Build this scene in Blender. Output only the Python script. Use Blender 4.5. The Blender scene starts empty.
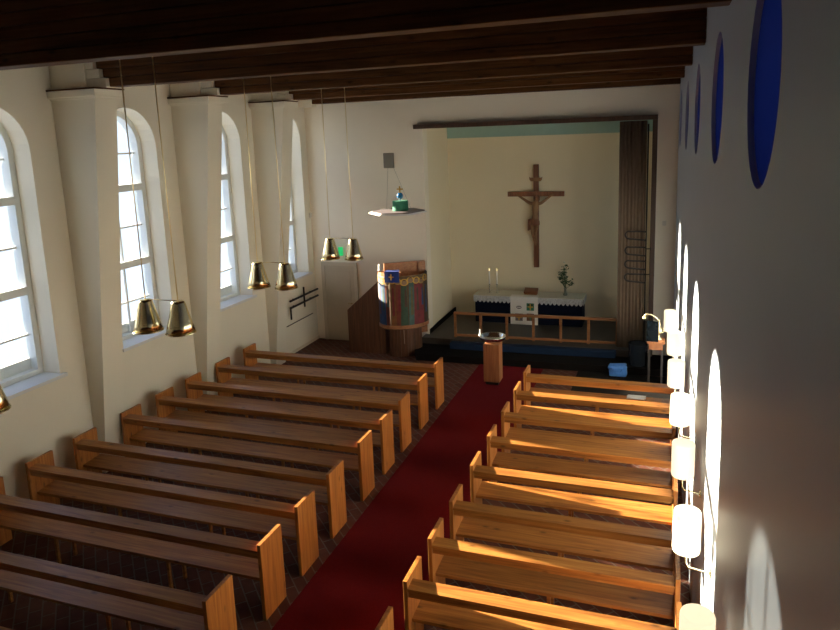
import bpy, bmesh, math, random
from mathutils import Vector, Matrix

random.seed(7)
S = bpy.context.scene
C = S.collection
PI = math.pi

# ------------------------------------------------------------------ camera
YAW, PITCH, ROLL = 0.3424, 0.1802, -0.0368
FPX, PPX, PPY = 691.64, 420.0, 262.0
cd = bpy.data.cameras.new('camera')
cam = bpy.data.objects.new('camera', cd)
C.objects.link(cam)
_cy, _sy, _cp, _sp = math.cos(YAW), math.sin(YAW), math.cos(PITCH), math.sin(PITCH)
_F = Vector((-_sy * _cp, _cy * _cp, -_sp))
_R = Vector((_cy, _sy, 0))
_U = _R.cross(_F)
_X = _R * math.cos(ROLL) + _U * math.sin(ROLL)
_Y = -_R * math.sin(ROLL) + _U * math.cos(ROLL)
_B = -_F
cam.matrix_world = Matrix(((_X.x, _Y.x, _B.x, 3.957), (_X.y, _Y.y, _B.y, 0.0), (_X.z, _Y.z, _B.z, 5.1244), (0, 0, 0, 1)))
cd.sensor_fit = 'HORIZONTAL'
cd.sensor_width = 36.0
cd.lens = FPX * 36.0 / 840.0
cd.shift_x = (420.0 - PPX) / 840.0
cd.shift_y = -(315.0 - PPY) / 840.0
cd.clip_start = 0.05
cd.clip_end = 200
S.camera = cam

# ------------------------------------------------------------------ world, sun, exposure
SKY_STRENGTH = 1.12
SUN_STRENGTH = 40.0
SUN_AZ, SUN_EL = math.radians(-7.8), math.radians(13.75)
S.view_settings.view_transform = 'Standard'
S.view_settings.look = 'None'
S.view_settings.gamma = 1.0
S.view_settings.use_curve_mapping = False
S.view_settings.exposure = 0.42
S.cycles.max_bounces = 10
S.cycles.diffuse_bounces = 6
S.cycles.glossy_bounces = 4
S.cycles.transparent_max_bounces = 12
S.cycles.sample_clamp_indirect = 6.0
S.cycles.caustics_reflective = True
S.cycles.caustics_refractive = False

W = bpy.data.worlds.new('winter_sky')
S.world = W
W.use_nodes = True
wn, wl = W.node_tree.nodes, W.node_tree.links
wn.clear()
w_out = wn.new('ShaderNodeOutputWorld')
w_bg = wn.new('ShaderNodeBackground')
w_tc = wn.new('ShaderNodeTexCoord')
w_sep = wn.new('ShaderNodeSeparateXYZ')
w_map = wn.new('ShaderNodeMapRange')
w_map.inputs['From Min'].default_value = -0.5
w_map.inputs['From Max'].default_value = 0.5
w_ramp = wn.new('ShaderNodeValToRGB')
e = w_ramp.color_ramp.elements
e[0].position = 0.0
e[0].color = (0.72, 0.84, 1.02, 1)
e[1].position = 1.0
e[1].color = (0.50, 0.72, 1.20, 1)
for pos, col in ((0.46, (0.76, 0.90, 1.06, 1)), (0.50, (0.70, 0.82, 0.98, 1)), (0.56, (0.78, 0.92, 1.12, 1))):
    k = e.new(pos)
    k.color = col
wl.new(w_tc.outputs['Generated'], w_sep.inputs[0])
wl.new(w_sep.outputs['Z'], w_map.inputs['Value'])
wl.new(w_map.outputs[0], w_ramp.inputs[0])
wl.new(w_ramp.outputs[0], w_bg.inputs['Color'])
w_bg.inputs['Strength'].default_value = SKY_STRENGTH
wl.new(w_bg.outputs[0], w_out.inputs[0])

sd = bpy.data.lights.new('sun', 'SUN')
sd.energy = SUN_STRENGTH
sd.color = (1.0, 0.85, 0.62)
sd.angle = math.radians(0.6)
sun = bpy.data.objects.new('sun', sd)
C.objects.link(sun)
_d = Vector((math.cos(SUN_EL) * math.cos(SUN_AZ), math.cos(SUN_EL) * math.sin(SUN_AZ), -math.sin(SUN_EL)))
sun.rotation_euler = _d.to_track_quat('-Z', 'Y').to_euler()
sun.location = (-12, 8, 8)

# window daylight portals (they only guide the sampling of the sky)
WIN_Y = [6.87, 9.47, 12.07, 14.65, 4.27, 1.67]
WIN_HW, WIN_Z0, WIN_ZS = 0.65, 1.80, 5.11


def portal(loc, rot, sx, sy):
    ld = bpy.data.lights.new('window_portal', 'AREA')
    ld.shape = 'RECTANGLE'
    ld.size, ld.size_y = sx, sy
    ld.cycles.is_portal = True
    o = bpy.data.objects.new('window_portal', ld)
    C.objects.link(o)
    o.location = loc
    o.rotation_euler = rot


for _yc in WIN_Y:
    portal((-5.02, _yc, 3.78), (0, -PI / 2, 0), 3.96, 1.3)
portal((3.98, 16.75, 3.0), (0, PI / 2, 0), 3.2, 1.3)


# ------------------------------------------------------------------ materials
def nodes(name):
    m = bpy.data.materials.new(name)
    m.use_nodes = True
    n, l = m.node_tree.nodes, m.node_tree.links
    n.clear()
    out = n.new('ShaderNodeOutputMaterial')
    b = n.new('ShaderNodeBsdfPrincipled')
    l.new(b.outputs[0], out.inputs[0])
    return m, n, l, b, out


def plain(name, col, rough=0.6, metal=0.0, noise=0.06, nscale=6.0, bump=0.0, bscale=60.0, emit=None, estr=0.0):
    m, n, l, b, out = nodes(name)
    b.inputs['Roughness'].default_value = rough
    b.inputs['Metallic'].default_value = metal
    tc = n.new('ShaderNodeTexCoord')
    nz = n.new('ShaderNodeTexNoise')
    nz.inputs['Scale'].default_value = nscale
    nz.inputs['Detail'].default_value = 3
    l.new(tc.outputs['Object'], nz.inputs['Vector'])
    mx = n.new('ShaderNodeMixRGB')
    mx.inputs[1].default_value = (*[max(0, c * (1 - noise)) for c in col], 1)
    mx.inputs[2].default_value = (*[min(1, c * (1 + noise)) for c in col], 1)
    l.new(nz.outputs[0], mx.inputs[0])
    l.new(mx.outputs[0], b.inputs['Base Color'])
    if bump:
        nb = n.new('ShaderNodeTexNoise')
        nb.inputs['Scale'].default_value = bscale
        nb.inputs['Detail'].default_value = 4
        l.new(tc.outputs['Object'], nb.inputs['Vector'])
        bp = n.new('ShaderNodeBump')
        bp.inputs['Strength'].default_value = bump
        bp.inputs['Distance'].default_value = 0.01
        l.new(nb.outputs[0], bp.inputs['Height'])
        l.new(bp.outputs[0], b.inputs['Normal'])
    if emit:
        b.inputs['Emission Color'].default_value = (*emit, 1)
        b.inputs['Emission Strength'].default_value = estr
    return m


def wood(name, c0, c1, c2, axis='X', scale=1.0, rough=0.38, knots=True, spread=1.0):
    """stretched grain along one local axis, with knots; every object gets its own offset"""
    m, n, l, b, out = nodes(name)
    b.inputs['Roughness'].default_value = rough
    tc = n.new('ShaderNodeTexCoord')
    oi = n.new('ShaderNodeObjectInfo')
    ad = n.new('ShaderNodeVectorMath')
    ad.operation = 'ADD'
    sc = n.new('ShaderNodeVectorMath')
    sc.operation = 'SCALE'
    cb = n.new('ShaderNodeCombineXYZ')
    for i in range(3):
        l.new(oi.outputs['Random'], cb.inputs[i])
    l.new(cb.outputs[0], sc.inputs[0])
    sc.inputs['Scale'].default_value = 17.0 * spread
    l.new(tc.outputs['Object'], ad.inputs[0])
    l.new(sc.outputs[0], ad.inputs[1])
    mp = n.new('ShaderNodeMapping')
    long, across = 0.8 * scale, 16.0 * scale
    mp.inputs['Scale'].default_value = {'X': (long, across, across), 'Y': (across, long, across), 'Z': (across, across, long)}[axis]
    l.new(ad.outputs[0], mp.inputs['Vector'])
    nz = n.new('ShaderNodeTexNoise')
    nz.inputs['Scale'].default_value = 1.6
    nz.inputs['Detail'].default_value = 6
    nz.inputs['Distortion'].default_value = 0.8
    l.new(mp.outputs[0], nz.inputs['Vector'])
    rp = n.new('ShaderNodeValToRGB')
    el = rp.color_ramp.elements
    el[0].position, el[0].color = 0.30, (*c0, 1)
    el[1].position, el[1].color = 0.72, (*c2, 1)
    k = el.new(0.5)
    k.color = (*c1, 1)
    l.new(nz.outputs[0], rp.inputs[0])
    col = rp.outputs[0]
    if knots:
        mk = n.new('ShaderNodeMapping')
        a, c = 2.2 * scale, 5.5 * scale
        mk.inputs['Scale'].default_value = {'X': (a, c, c), 'Y': (c, a, c), 'Z': (c, c, a)}[axis]
        l.new(ad.outputs[0], mk.inputs['Vector'])
        vo = n.new('ShaderNodeTexVoronoi')
        vo.inputs['Scale'].default_value = 1.3
        l.new(mk.outputs[0], vo.inputs['Vector'])
        kr = n.new('ShaderNodeValToRGB')
        kr.color_ramp.elements[0].position, kr.color_ramp.elements[0].color = 0.04, (0.35, 0.35, 0.35, 1)
        kr.color_ramp.elements[1].position, kr.color_ramp.elements[1].color = 0.17, (1, 1, 1, 1)
        l.new(vo.outputs['Distance'], kr.inputs[0])
        mx = n.new('ShaderNodeMixRGB')
        mx.blend_type = 'MULTIPLY'
        mx.inputs[0].default_value = 0.95
        l.new(col, mx.inputs[1])
        l.new(kr.outputs[0], mx.inputs[2])
        col = mx.outputs[0]
    hv = n.new('ShaderNodeHueSaturation')
    vm = n.new('ShaderNodeMapRange')
    vm.inputs['To Min'].default_value = 0.85
    vm.inputs['To Max'].default_value = 1.15
    l.new(oi.outputs['Random'], vm.inputs['Value'])
    l.new(vm.outputs[0], hv.inputs['Value'])
    l.new(col, hv.inputs['Color'])
    l.new(hv.outputs[0], b.inputs['Base Color'])
    bp = n.new('ShaderNodeBump')
    bp.inputs['Strength'].default_value = 0.12
    bp.inputs['Distance'].default_value = 0.004
    l.new(nz.outputs[0], bp.inputs['Height'])
    l.new(bp.outputs[0], b.inputs['Normal'])
    return m


def brick_floor(name):
    m, n, l, b, out = nodes(name)
    tc = n.new('ShaderNodeTexCoord')
    mp = n.new('ShaderNodeMapping')
    mp.inputs['Rotation'].default_value = (0, 0, PI / 4)
    l.new(tc.outputs['Object'], mp.inputs['Vector'])
    br = n.new('ShaderNodeTexBrick')
    br.inputs['Scale'].default_value = 1.0
    br.inputs['Brick Width'].default_value = 0.28
    br.inputs['Row Height'].default_value = 0.14
    br.inputs['Mortar Size'].default_value = 0.008
    br.inputs['Color1'].default_value = (0.11, 0.034, 0.020, 1)
    br.inputs['Color2'].default_value = (0.17, 0.058, 0.034, 1)
    br.inputs['Mortar'].default_value = (0.18, 0.135, 0.105, 1)
    l.new(mp.outputs[0], br.inputs['Vector'])
    nz = n.new('ShaderNodeTexNoise')
    nz.inputs['Scale'].default_value = 9
    nz.inputs['Detail'].default_value = 4
    l.new(tc.outputs['Object'], nz.inputs['Vector'])
    mx = n.new('ShaderNodeMixRGB')
    mx.blend_type = 'MULTIPLY'
    mx.inputs[0].default_value = 0.5
    l.new(br.outputs['Color'], mx.inputs[1])
    l.new(nz.outputs[0], mx.inputs[2])
    l.new(mx.outputs[0], b.inputs['Base Color'])
    b.inputs['Roughness'].default_value = 0.7
    b.inputs['Specular IOR Level'].default_value = 0.2
    bp = n.new('ShaderNodeBump')
    bp.invert = True
    bp.inputs['Strength'].default_value = 0.4
    bp.inputs['Distance'].default_value = 0.006
    l.new(br.outputs['Fac'], bp.inputs['Height'])
    l.new(bp.outputs[0], b.inputs['Normal'])
    return m


def glass_pane(name, tint, reflect=0.06):
    m, n, l, b, out = nodes(name)
    n.remove(b)
    tr = n.new('ShaderNodeBsdfTransparent')
    tr.inputs[0].default_value = (*tint, 1)
    gl = n.new('ShaderNodeBsdfGlossy')
    gl.inputs['Roughness'].default_value = 0.05
    mx = n.new('ShaderNodeMixShader')
    mx.inputs[0].default_value = reflect
    l.new(tr.outputs[0], mx.inputs[1])
    l.new(gl.outputs[0], mx.inputs[2])
    l.new(mx.outputs[0], out.inputs[0])
    return m


def blue_glass(name, tint):
    m, n, l, b, out = nodes(name)
    n.remove(b)
    tl = n.new('ShaderNodeBsdfTranslucent')
    tl.inputs[0].default_value = (*tint, 1)
    df = n.new('ShaderNodeBsdfDiffuse')
    df.inputs[0].default_value = (tint[0] * 0.4, tint[1] * 0.4, tint[2] * 0.4, 1)
    mx = n.new('ShaderNodeMixShader')
    mx.inputs[0].default_value = 0.25
    l.new(tl.outputs[0], mx.inputs[1])
    l.new(df.outputs[0], mx.inputs[2])
    l.new(mx.outputs[0], out.inputs[0])
    return m


def shade_glass(name, col, estr):
    m, n, l, b, out = nodes(name)
    n.remove(b)
    df = n.new('ShaderNodeBsdfDiffuse')
    df.inputs[0].default_value = (0.85, 0.83, 0.78, 1)
    tl = n.new('ShaderNodeBsdfTranslucent')
    tl.inputs[0].default_value = (0.85, 0.80, 0.70, 1)
    m1 = n.new('ShaderNodeMixShader')
    m1.inputs[0].default_value = 0.4
    l.new(df.outputs[0], m1.inputs[1])
    l.new(tl.outputs[0], m1.inputs[2])
    em = n.new('ShaderNodeEmission')
    em.inputs[0].default_value = (*col, 1)
    em.inputs[1].default_value = estr
    sa = n.new('ShaderNodeAddShader')
    l.new(m1.outputs[0], sa.inputs[0])
    l.new(em.outputs[0], sa.inputs[1])
    l.new(sa.outputs[0], out.inputs[0])
    return m


M = {}
M['plaster'] = plain('warm_white_plaster', (0.785, 0.73, 0.61), 0.85, noise=0.03, nscale=1.5, bump=0.12, bscale=35)
M['plaster_back'] = plain('brightened_plaster', (0.90, 0.82, 0.69), 0.85, noise=0.03, nscale=1.5, bump=0.1, bscale=35)  # same plaster, with extra brightness put into its colour for the back wall
M['plaster_skylit'] = plain('skylit_plaster', (0.52, 0.60, 0.69), 0.42, noise=0.03, nscale=1.5, bump=0.03, bscale=25)  # same wall paint, cool dim skylight put into its colour
M['niche'] = plain('yellowish_plaster', (0.86, 0.765, 0.57), 0.85, noise=0.03, nscale=1.2, bump=0.1, bscale=35)
M['teal'] = plain('teal_colour', (0.33, 0.50, 0.46), 0.7)
M['blue_reveal'] = plain('pale_blue_reveal', (0.42, 0.46, 0.62), 0.6)  # even pale blue on the reveals of the round windows
M['blue_glass'] = blue_glass('blue_glass', (0.085, 0.115, 0.27))
M['floor'] = brick_floor('brick_floor')
M['carpet'] = plain('red_carpet', (0.125, 0.005, 0.007), 0.95, noise=0.18, nscale=40, bump=0.4, bscale=250)
M['black_carpet'] = plain('black_carpet', (0.008, 0.006, 0.005), 0.9, noise=0.2, nscale=30, bump=0.2, bscale=200)
M['chancel_floor'] = plain('brown_stone_floor', (0.060, 0.046, 0.034), 0.5, noise=0.2, nscale=5)
M['pew'] = wood('pine_pew_wood', (0.22, 0.072, 0.014), (0.36, 0.132, 0.026), (0.48, 0.205, 0.046), 'X', 1.0, 0.42)
M['pew_end'] = wood('pine_pew_end_wood', (0.31, 0.098, 0.018), (0.44, 0.155, 0.030), (0.56, 0.220, 0.050), 'Z', 1.0, 0.4)
M['beam'] = wood('brown_beam_wood', (0.055, 0.0215, 0.0065), (0.097, 0.039, 0.013), (0.135, 0.058, 0.021), 'X', 0.8, 0.55)
M['ceiling'] = wood('brown_ceiling_wood', (0.05, 0.022, 0.009), (0.08, 0.035, 0.014), (0.11, 0.05, 0.02), 'Y', 0.8, 0.6)
M['pulpit'] = wood('pulpit_wood', (0.085, 0.032, 0.016), (0.13, 0.052, 0.025), (0.18, 0.075, 0.036), 'Z', 1.0, 0.45, knots=False)
M['pulpit_light'] = wood('pulpit_inner_wood', (0.26, 0.10, 0.04), (0.34, 0.14, 0.055), (0.42, 0.19, 0.08), 'X', 1.0, 0.45, knots=False)
M['dark_wood'] = wood('dark_frame_wood', (0.045, 0.020, 0.012), (0.07, 0.032, 0.018), (0.10, 0.046, 0.026), 'Z', 1.0, 0.5, knots=False)
M['rail_wood'] = wood('rail_wood', (0.22, 0.085, 0.03), (0.30, 0.12, 0.042), (0.38, 0.165, 0.06), 'X', 1.0, 0.45, knots=False)
M['cross_wood'] = wood('cross_wood', (0.13, 0.048, 0.022), (0.20, 0.075, 0.035), (0.27, 0.11, 0.05), 'Z', 1.0, 0.5, knots=False)
M['carved'] = plain('carved_wood', (0.27, 0.14, 0.062), 0.5, noise=0.2, nscale=20)
M['gold'] = plain('pale_gilding', (0.95, 0.82, 0.52), 0.35, 0.8)
M['gold_paint'] = plain('gold_paint', (0.58, 0.33, 0.05), 0.45, 0.2)
M['brass'] = plain('polished_brass', (0.95, 0.84, 0.54), 0.17, 1.0, noise=0.05, nscale=30)
M['silver'] = plain('polished_silver', (0.86, 0.90, 0.93), 0.12, 1.0)
M['iron'] = plain('black_iron', (0.03, 0.025, 0.022), 0.5, 0.4)
M['cord'] = plain('gilded_cord', (0.80, 0.66, 0.38), 0.35, 1.0)
M['white_paint'] = plain('white_window_paint', (0.74, 0.76, 0.74), 0.5)
M['sill'] = plain('pale_sill_stone', (0.70, 0.70, 0.70), 0.4)
M['pane'] = glass_pane('window_glass', (0.95, 0.98, 1.0))
M['pane_dimmer'] = glass_pane('light_dimming_glass', (0.05, 0.054, 0.058))  # near-black tint invented to hold back sun and sky at the unseen windows
M['pane_side'] = glass_pane('chancel_window_glass', (0.38, 0.42, 0.34))
M['door'] = plain('cream_door_paint', (0.56, 0.48, 0.36), 0.55)
M['door_trim'] = plain('cream_trim_paint', (0.62, 0.54, 0.42), 0.55)
M['shade'] = shade_glass('lit_white_shade', (1.0, 0.84, 0.60), 0.50)
M['navy'] = plain('navy_cloth', (0.006, 0.009, 0.022), 0.9, noise=0.2, nscale=20)
M['blue_cloth'] = plain('blue_cushion_cloth', (0.013, 0.026, 0.058), 0.9, noise=0.1, nscale=30)
M['white_cloth'] = plain('white_linen', (0.78, 0.76, 0.72), 0.9)
M['altar_linen'] = plain('cream_linen', (0.60, 0.57, 0.47), 0.9)
M['lace'] = plain('white_lace', (0.50, 0.50, 0.52), 0.9, noise=0.55, nscale=30)
M['curtain'] = plain('brown_curtain_cloth', (0.21, 0.148, 0.102), 0.9, noise=0.12, nscale=12)
M['royal'] = plain('royal_blue_cloth', (0.012, 0.035, 0.22), 0.85)
M['candle'] = plain('white_candle_wax', (0.88, 0.86, 0.80), 0.5)
M['flame'] = plain('candle_flame', (1, 0.7, 0.3), 0.5, emit=(1, 0.65, 0.25), estr=3.0)
M['green'] = plain('green_velvet', (0.035, 0.20, 0.12), 0.8, noise=0.3, nscale=25)
M['orb_blue'] = plain('blue_orb_glaze', (0.02, 0.12, 0.28), 0.25)
M['white_board'] = plain('white_board_paint', (0.72, 0.70, 0.69), 0.5)
M['board_dark'] = plain('grey_board_paint', (0.16, 0.13, 0.14), 0.5)
M['grey_plate'] = plain('grey_plate_paint', (0.20, 0.18, 0.155), 0.5)
M['exit_green'] = plain('lit_green_sign', (0.02, 0.45, 0.14), 0.4, emit=(0.02, 0.8, 0.22), estr=0.35)
M['leaf'] = plain('dark_leaf', (0.035, 0.075, 0.025), 0.6, noise=0.3, nscale=30)
M['petal'] = plain('white_petal', (0.6, 0.6, 0.5), 0.6)
M['vase'] = plain('grey_green_vase', (0.23, 0.25, 0.19), 0.35)
M['book'] = plain('brown_book_cover', (0.17, 0.062, 0.025), 0.5)
M['paper'] = plain('white_paper', (0.82, 0.80, 0.76), 0.8)
M['blue_bag'] = plain('bright_blue_fabric', (0.075, 0.235, 0.62), 0.5, noise=0.2, nscale=20)
M['bin'] = plain('dark_glossy_plastic', (0.022, 0.026, 0.032), 0.16)
M['dark_panel'] = plain('dark_glass_panel', (0.010, 0.014, 0.018), 0.1)
M['stool_wood'] = wood('stool_wood', (0.25, 0.085, 0.03), (0.33, 0.12, 0.045), (0.40, 0.16, 0.06), 'Z', 1.0, 0.45, knots=False)
M['sensor'] = plain('white_plastic', (0.72, 0.66, 0.58), 0.5)
for k in ('carpet', 'navy', 'blue_cloth', 'black_carpet', 'curtain', 'beam', 'ceiling'):
    M[k].node_tree.nodes['Principled BSDF'].inputs['Specular IOR Level'].default_value = 0.12


# ------------------------------------------------------------------ mesh helpers
class MB:
    """collects geometry in local coordinates and links it as ONE mesh object"""

    def __init__(self):
        self.bm = bmesh.new()
        self.slot = 0

    def _tag(self, before):
        if self.slot:
            for f in self.bm.faces:
                if f not in before:
                    f.material_index = self.slot

    def face(self, pts):
        f = self.bm.faces.new([self.bm.verts.new(p) for p in pts])
        f.material_index = self.slot
        return f

    def box(self, x0, x1, y0, y1, z0, z1, bevel=0.0):
        vs = [self.bm.verts.new(p) for p in ((x0, y0, z0), (x1, y0, z0), (x1, y1, z0), (x0, y1, z0), (x0, y0, z1), (x1, y0, z1), (x1, y1, z1), (x0, y1, z1))]
        fs = []
        for q in ((3, 2, 1, 0), (4, 5, 6, 7), (0, 1, 5, 4), (1, 2, 6, 5), (2, 3, 7, 6), (3, 0, 4, 7)):
            f = self.bm.faces.new([vs[i] for i in q])
            f.material_index = self.slot
            fs.append(f)
        if bevel:
            es = list({e_ for f in fs for e_ in f.edges})
            bmesh.ops.bevel(self.bm, geom=es, offset=bevel, segments=2, affect='EDGES', profile=0.6)
        return self

    def prism(self, pts, vec):
        """closed polygon extruded along vec"""
        v = Vector(vec)
        a = [self.bm.verts.new(p) for p in pts]
        b = [self.bm.verts.new(Vector(p) + v) for p in pts]
        n_ = len(pts)
        for vs in (a[::-1], b):
            f = self.bm.faces.new(vs)
            f.material_index = self.slot
        for i in range(n_):
            f = self.bm.faces.new((a[i], a[(i + 1) % n_], b[(i + 1) % n_], b[i]))
            f.material_index = self.slot
        return self

    def lathe(self, prof, c=(0, 0, 0), seg=24, axis='Z', cap=True):
        """profile of (radius, height) turned about an axis through c"""
        rings = []
        for r, h in prof:
            ring = []
            for i in range(seg):
                a = 2 * PI * i / seg
                p, q = r * math.cos(a), r * math.sin(a)
                ring.append(self.bm.verts.new({'Z': (c[0] + p, c[1] + q, c[2] + h), 'X': (c[0] + h, c[1] + p, c[2] + q), 'Y': (c[0] + q, c[1] + h, c[2] + p)}[axis]))
            rings.append(ring)
        for a, b in zip(rings, rings[1:]):
            for i in range(seg):
                f = self.bm.faces.new((a[i], a[(i + 1) % seg], b[(i + 1) % seg], b[i]))
                f.smooth = True
                f.material_index = self.slot
        if cap:
            for ring, rev in ((rings[0], True), (rings[-1], False)):
                f = self.bm.faces.new(ring[::-1] if rev else ring)
                f.material_index = self.slot
        return self

    def tube(self, pts, r, seg=8, r1=None):
        pts = [Vector(p) for p in pts]
        rings = []
        up = None
        for i, p in enumerate(pts):
            d = (pts[min(i + 1, len(pts) - 1)] - pts[max(i - 1, 0)]).normalized()
            if up is None:
                up = d.orthogonal().normalized()
            up = (up - d * up.dot(d)).normalized()
            s_ = d.cross(up)
            rr = r if r1 is None else r + (r1 - r) * i / (len(pts) - 1)
            rings.append([self.bm.verts.new(p + (up * math.cos(2 * PI * k / seg) + s_ * math.sin(2 * PI * k / seg)) * rr) for k in range(seg)])
        for a, b in zip(rings, rings[1:]):
            for i in range(seg):
                f = self.bm.faces.new((a[i], a[(i + 1) % seg], b[(i + 1) % seg], b[i]))
                f.smooth = True
                f.material_index = self.slot
        for vs in (rings[0][::-1], rings[-1]):
            f = self.bm.faces.new(vs)
            f.material_index = self.slot
        return self

    def ball(self, c, r, sx=1, sy=1, sz=1, seg=12):
        g = bmesh.ops.create_uvsphere(self.bm, u_segments=seg, v_segments=max(6, seg // 2), radius=r)
        for v in g['verts']:
            v.co = Vector((v.co.x * sx + c[0], v.co.y * sy + c[1], v.co.z * sz + c[2]))
        for f in {f for v in g['verts'] for f in v.link_faces}:
            f.smooth = True
            f.material_index = self.slot
        return self

    def build(self, name, mats, parent=None, loc=(0, 0, 0), fix=True):
        if fix:
            bmesh.ops.recalc_face_normals(self.bm, faces=self.bm.faces)
        me = bpy.data.meshes.new(name)
        self.bm.to_mesh(me)
        self.bm.free()
        for m in (mats if isinstance(mats, (list, tuple)) else [mats]):
            me.materials.append(M[m])
        o = bpy.data.objects.new(name, me)
        C.objects.link(o)
        if parent:
            o.parent = parent
        o.location = loc
        return o


def tag(o, label, cat, group=None):
    o['label'] = label
    o['category'] = cat
    if group:
        o['group'] = group
    return o


def thing(name, label, cat, loc=(0, 0, 0), rotz=0.0, group=None):
    o = bpy.data.objects.new(name, None)
    o.empty_display_size = 0.1
    C.objects.link(o)
    o.location = loc
    o.rotation_euler = (0, 0, rotz)
    return tag(o, label, cat, group)


def struct(o):
    o['kind'] = 'structure'
    return o


def dup(root, loc, label):
    """a copy of a thing with its parts and sub-parts"""
    r = root.copy()
    C.objects.link(r)
    r.location = loc
    r['label'] = label
    for ch in list(root.children):
        c_ = ch.copy()
        C.objects.link(c_)
        c_.parent = r
        for g in list(ch.children):
            d_ = g.copy()
            C.objects.link(d_)
            d_.parent = c_
    return r


def wall_x(y):
    """inner face of the right wall"""
    return 4.40 - 0.016 * (y - 4.0)


# ------------------------------------------------------------------ the room
XL, YB, YR, ZC = -4.5, 15.6, -3.2, 6.62
struct(MB().box(-5.0, 5.0, YR - 0.3, 15.95, -0.2, 0.0).build('floor', 'floor'))
struct(MB().box(-5.0, 5.0, YR - 0.3, 15.95, ZC, ZC + 0.25).build('ceiling', 'ceiling'))
struct(MB().box(-5.0, 5.0, YR - 0.3, YR, 0.0, ZC).build('wall_rear', 'plaster'))
struct(MB().box(-4.4, 4.3, -2.9, 0.35, 3.25, 3.45).build('floor_gallery', 'ceiling'))

# left wall with its arched openings
NA = 20


def arch(yc, hw, zs):
    return [(yc - hw * math.cos(PI * i / NA), zs + hw * math.sin(PI * i / NA)) for i in range(NA + 1)]


def wall_left():
    mb = MB()
    ys = sorted(WIN_Y)
    edges = [YR] + [(a + b) / 2 for a, b in zip(ys, ys[1:])] + [15.95]
    XO = -5.0
    for x in (XL, XO):
        for k, yc in enumerate(ys):
            y0, y1 = edges[k], edges[k + 1]
            l_, r_ = yc - WIN_HW, yc + WIN_HW
            mb.face([(x, y0, 0), (x, l_, 0), (x, l_, ZC), (x, y0, ZC)])
            mb.face([(x, r_, 0), (x, y1, 0), (x, y1, ZC), (x, r_, ZC)])
            mb.face([(x, l_, 0), (x, r_, 0), (x, r_, WIN_Z0), (x, l_, WIN_Z0)])
            ap = arch(yc, WIN_HW, WIN_ZS)
            for (ya, za), (yb, zb) in zip(ap, ap[1:]):
                mb.face([(x, ya, za), (x, yb, zb), (x, yb, ZC), (x, ya, ZC)])
    for yc in ys:
        loop = [(yc - WIN_HW, WIN_Z0)] + arch(yc, WIN_HW, WIN_ZS) + [(yc + WIN_HW, WIN_Z0)]
        for (ya, za), (yb, zb) in zip(loop, loop[1:] + loop[:1]):
            mb.face([(XL, ya, za), (XL, yb, zb), (XO, yb, zb), (XO, ya, za)])
    bmesh.ops.remove_doubles(mb.bm, verts=mb.bm.verts, dist=1e-4)
    return struct(mb.build('wall_left', 'plaster'))


wall_left()


def window(idx, yc, dimmed=False):
    """arched casement: deep white frame, two transoms, thin glazing bars"""
    t = struct(bpy.data.objects.new('window_%d' % idx, None))
    C.objects.link(t)
    t.location = (-4.87, yc, WIN_Z0)
    zs = WIN_ZS - WIN_Z0
    fw = 0.095
    mb = MB()
    o_ = [(-WIN_HW, 0.0)] + arch(0, WIN_HW, zs) + [(WIN_HW, 0.0)]
    i_ = [(-WIN_HW + fw, fw)] + arch(0, WIN_HW - fw, zs) + [(WIN_HW - fw, fw)]
    for x0, x1 in ((-0.11, 0.05),):
        n_ = len(o_)
        for k in range(n_):
            a, b = k, (k + 1) % n_
            oa, ob, ia, ib = o_[a], o_[b], i_[a], i_[b]
            mb.face([(x1, *oa), (x1, *ob), (x1, *ib), (x1, *ia)])
            mb.face([(x0, *oa), (x0, *ob), (x0, *ib), (x0, *ia)])
            mb.face([(x0, *ia), (x0, *ib), (x1, *ib), (x1, *ia)])
            mb.face([(x0, *oa), (x0, *ob), (x1, *ob), (x1, *oa)])
    bmesh.ops.remove_doubles(mb.bm, verts=mb.bm.verts, dist=1e-4)
    mb.build('window_frame', 'white_paint', t)
    for z in (4.42, 3.10):
        MB().box(-0.09, 0.055, -WIN_HW + 0.09, WIN_HW - 0.09, z - WIN_Z0 - 0.06, z - WIN_Z0 + 0.06, 0.006).build('transom', 'white_paint', t)
    MB().box(-0.125, -0.085, -WIN_HW + 0.01, WIN_HW - 0.01, 0.005, 0.262).build('sun_stop_rail', 'white_paint', t)  # bar added to keep the low sun off the pew ledges
    bars = MB()
    bars.box(-0.06, -0.03, -0.017, 0.017, 0.09, zs + WIN_HW - 0.09)
    for z in (5.01, 3.74, 2.43):
        bars.box(-0.058, -0.032, -WIN_HW + 0.09, WIN_HW - 0.09, z - WIN_Z0 - 0.015, z - WIN_Z0 + 0.015)
    bars.build('glazing_bar', 'white_paint', t)
    g = MB()
    ring = [(-0.075, -WIN_HW + 0.05, 0.05)] + [(-0.075, y, z) for y, z in arch(0, WIN_HW - 0.05, zs)] + [(-0.075, WIN_HW - 0.05, 0.05)]
    g.face(ring)
    g.build('window_pane', 'pane_dimmer' if dimmed else 'pane', t)
    sl = MB()
    sl.box(0.03, 0.38, -WIN_HW + 0.003, WIN_HW - 0.003, 0.002, 0.024)
    sl.box(0.372, 0.44, -WIN_HW - 0.07, WIN_HW + 0.07, -0.03, 0.024, 0.006)
    sl.build('window_sill', 'sill', t)


for i, yc in enumerate(WIN_Y):
    window(i + 1, yc, dimmed=(i >= 4))

# right wall with its round blue recesses
RND = [(3.9, 5.34), (6.5, 5.34), (9.3, 5.32), (12.05, 5.29), (14.62, 5.28), (1.3, 5.34)]
RR = 0.545


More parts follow.
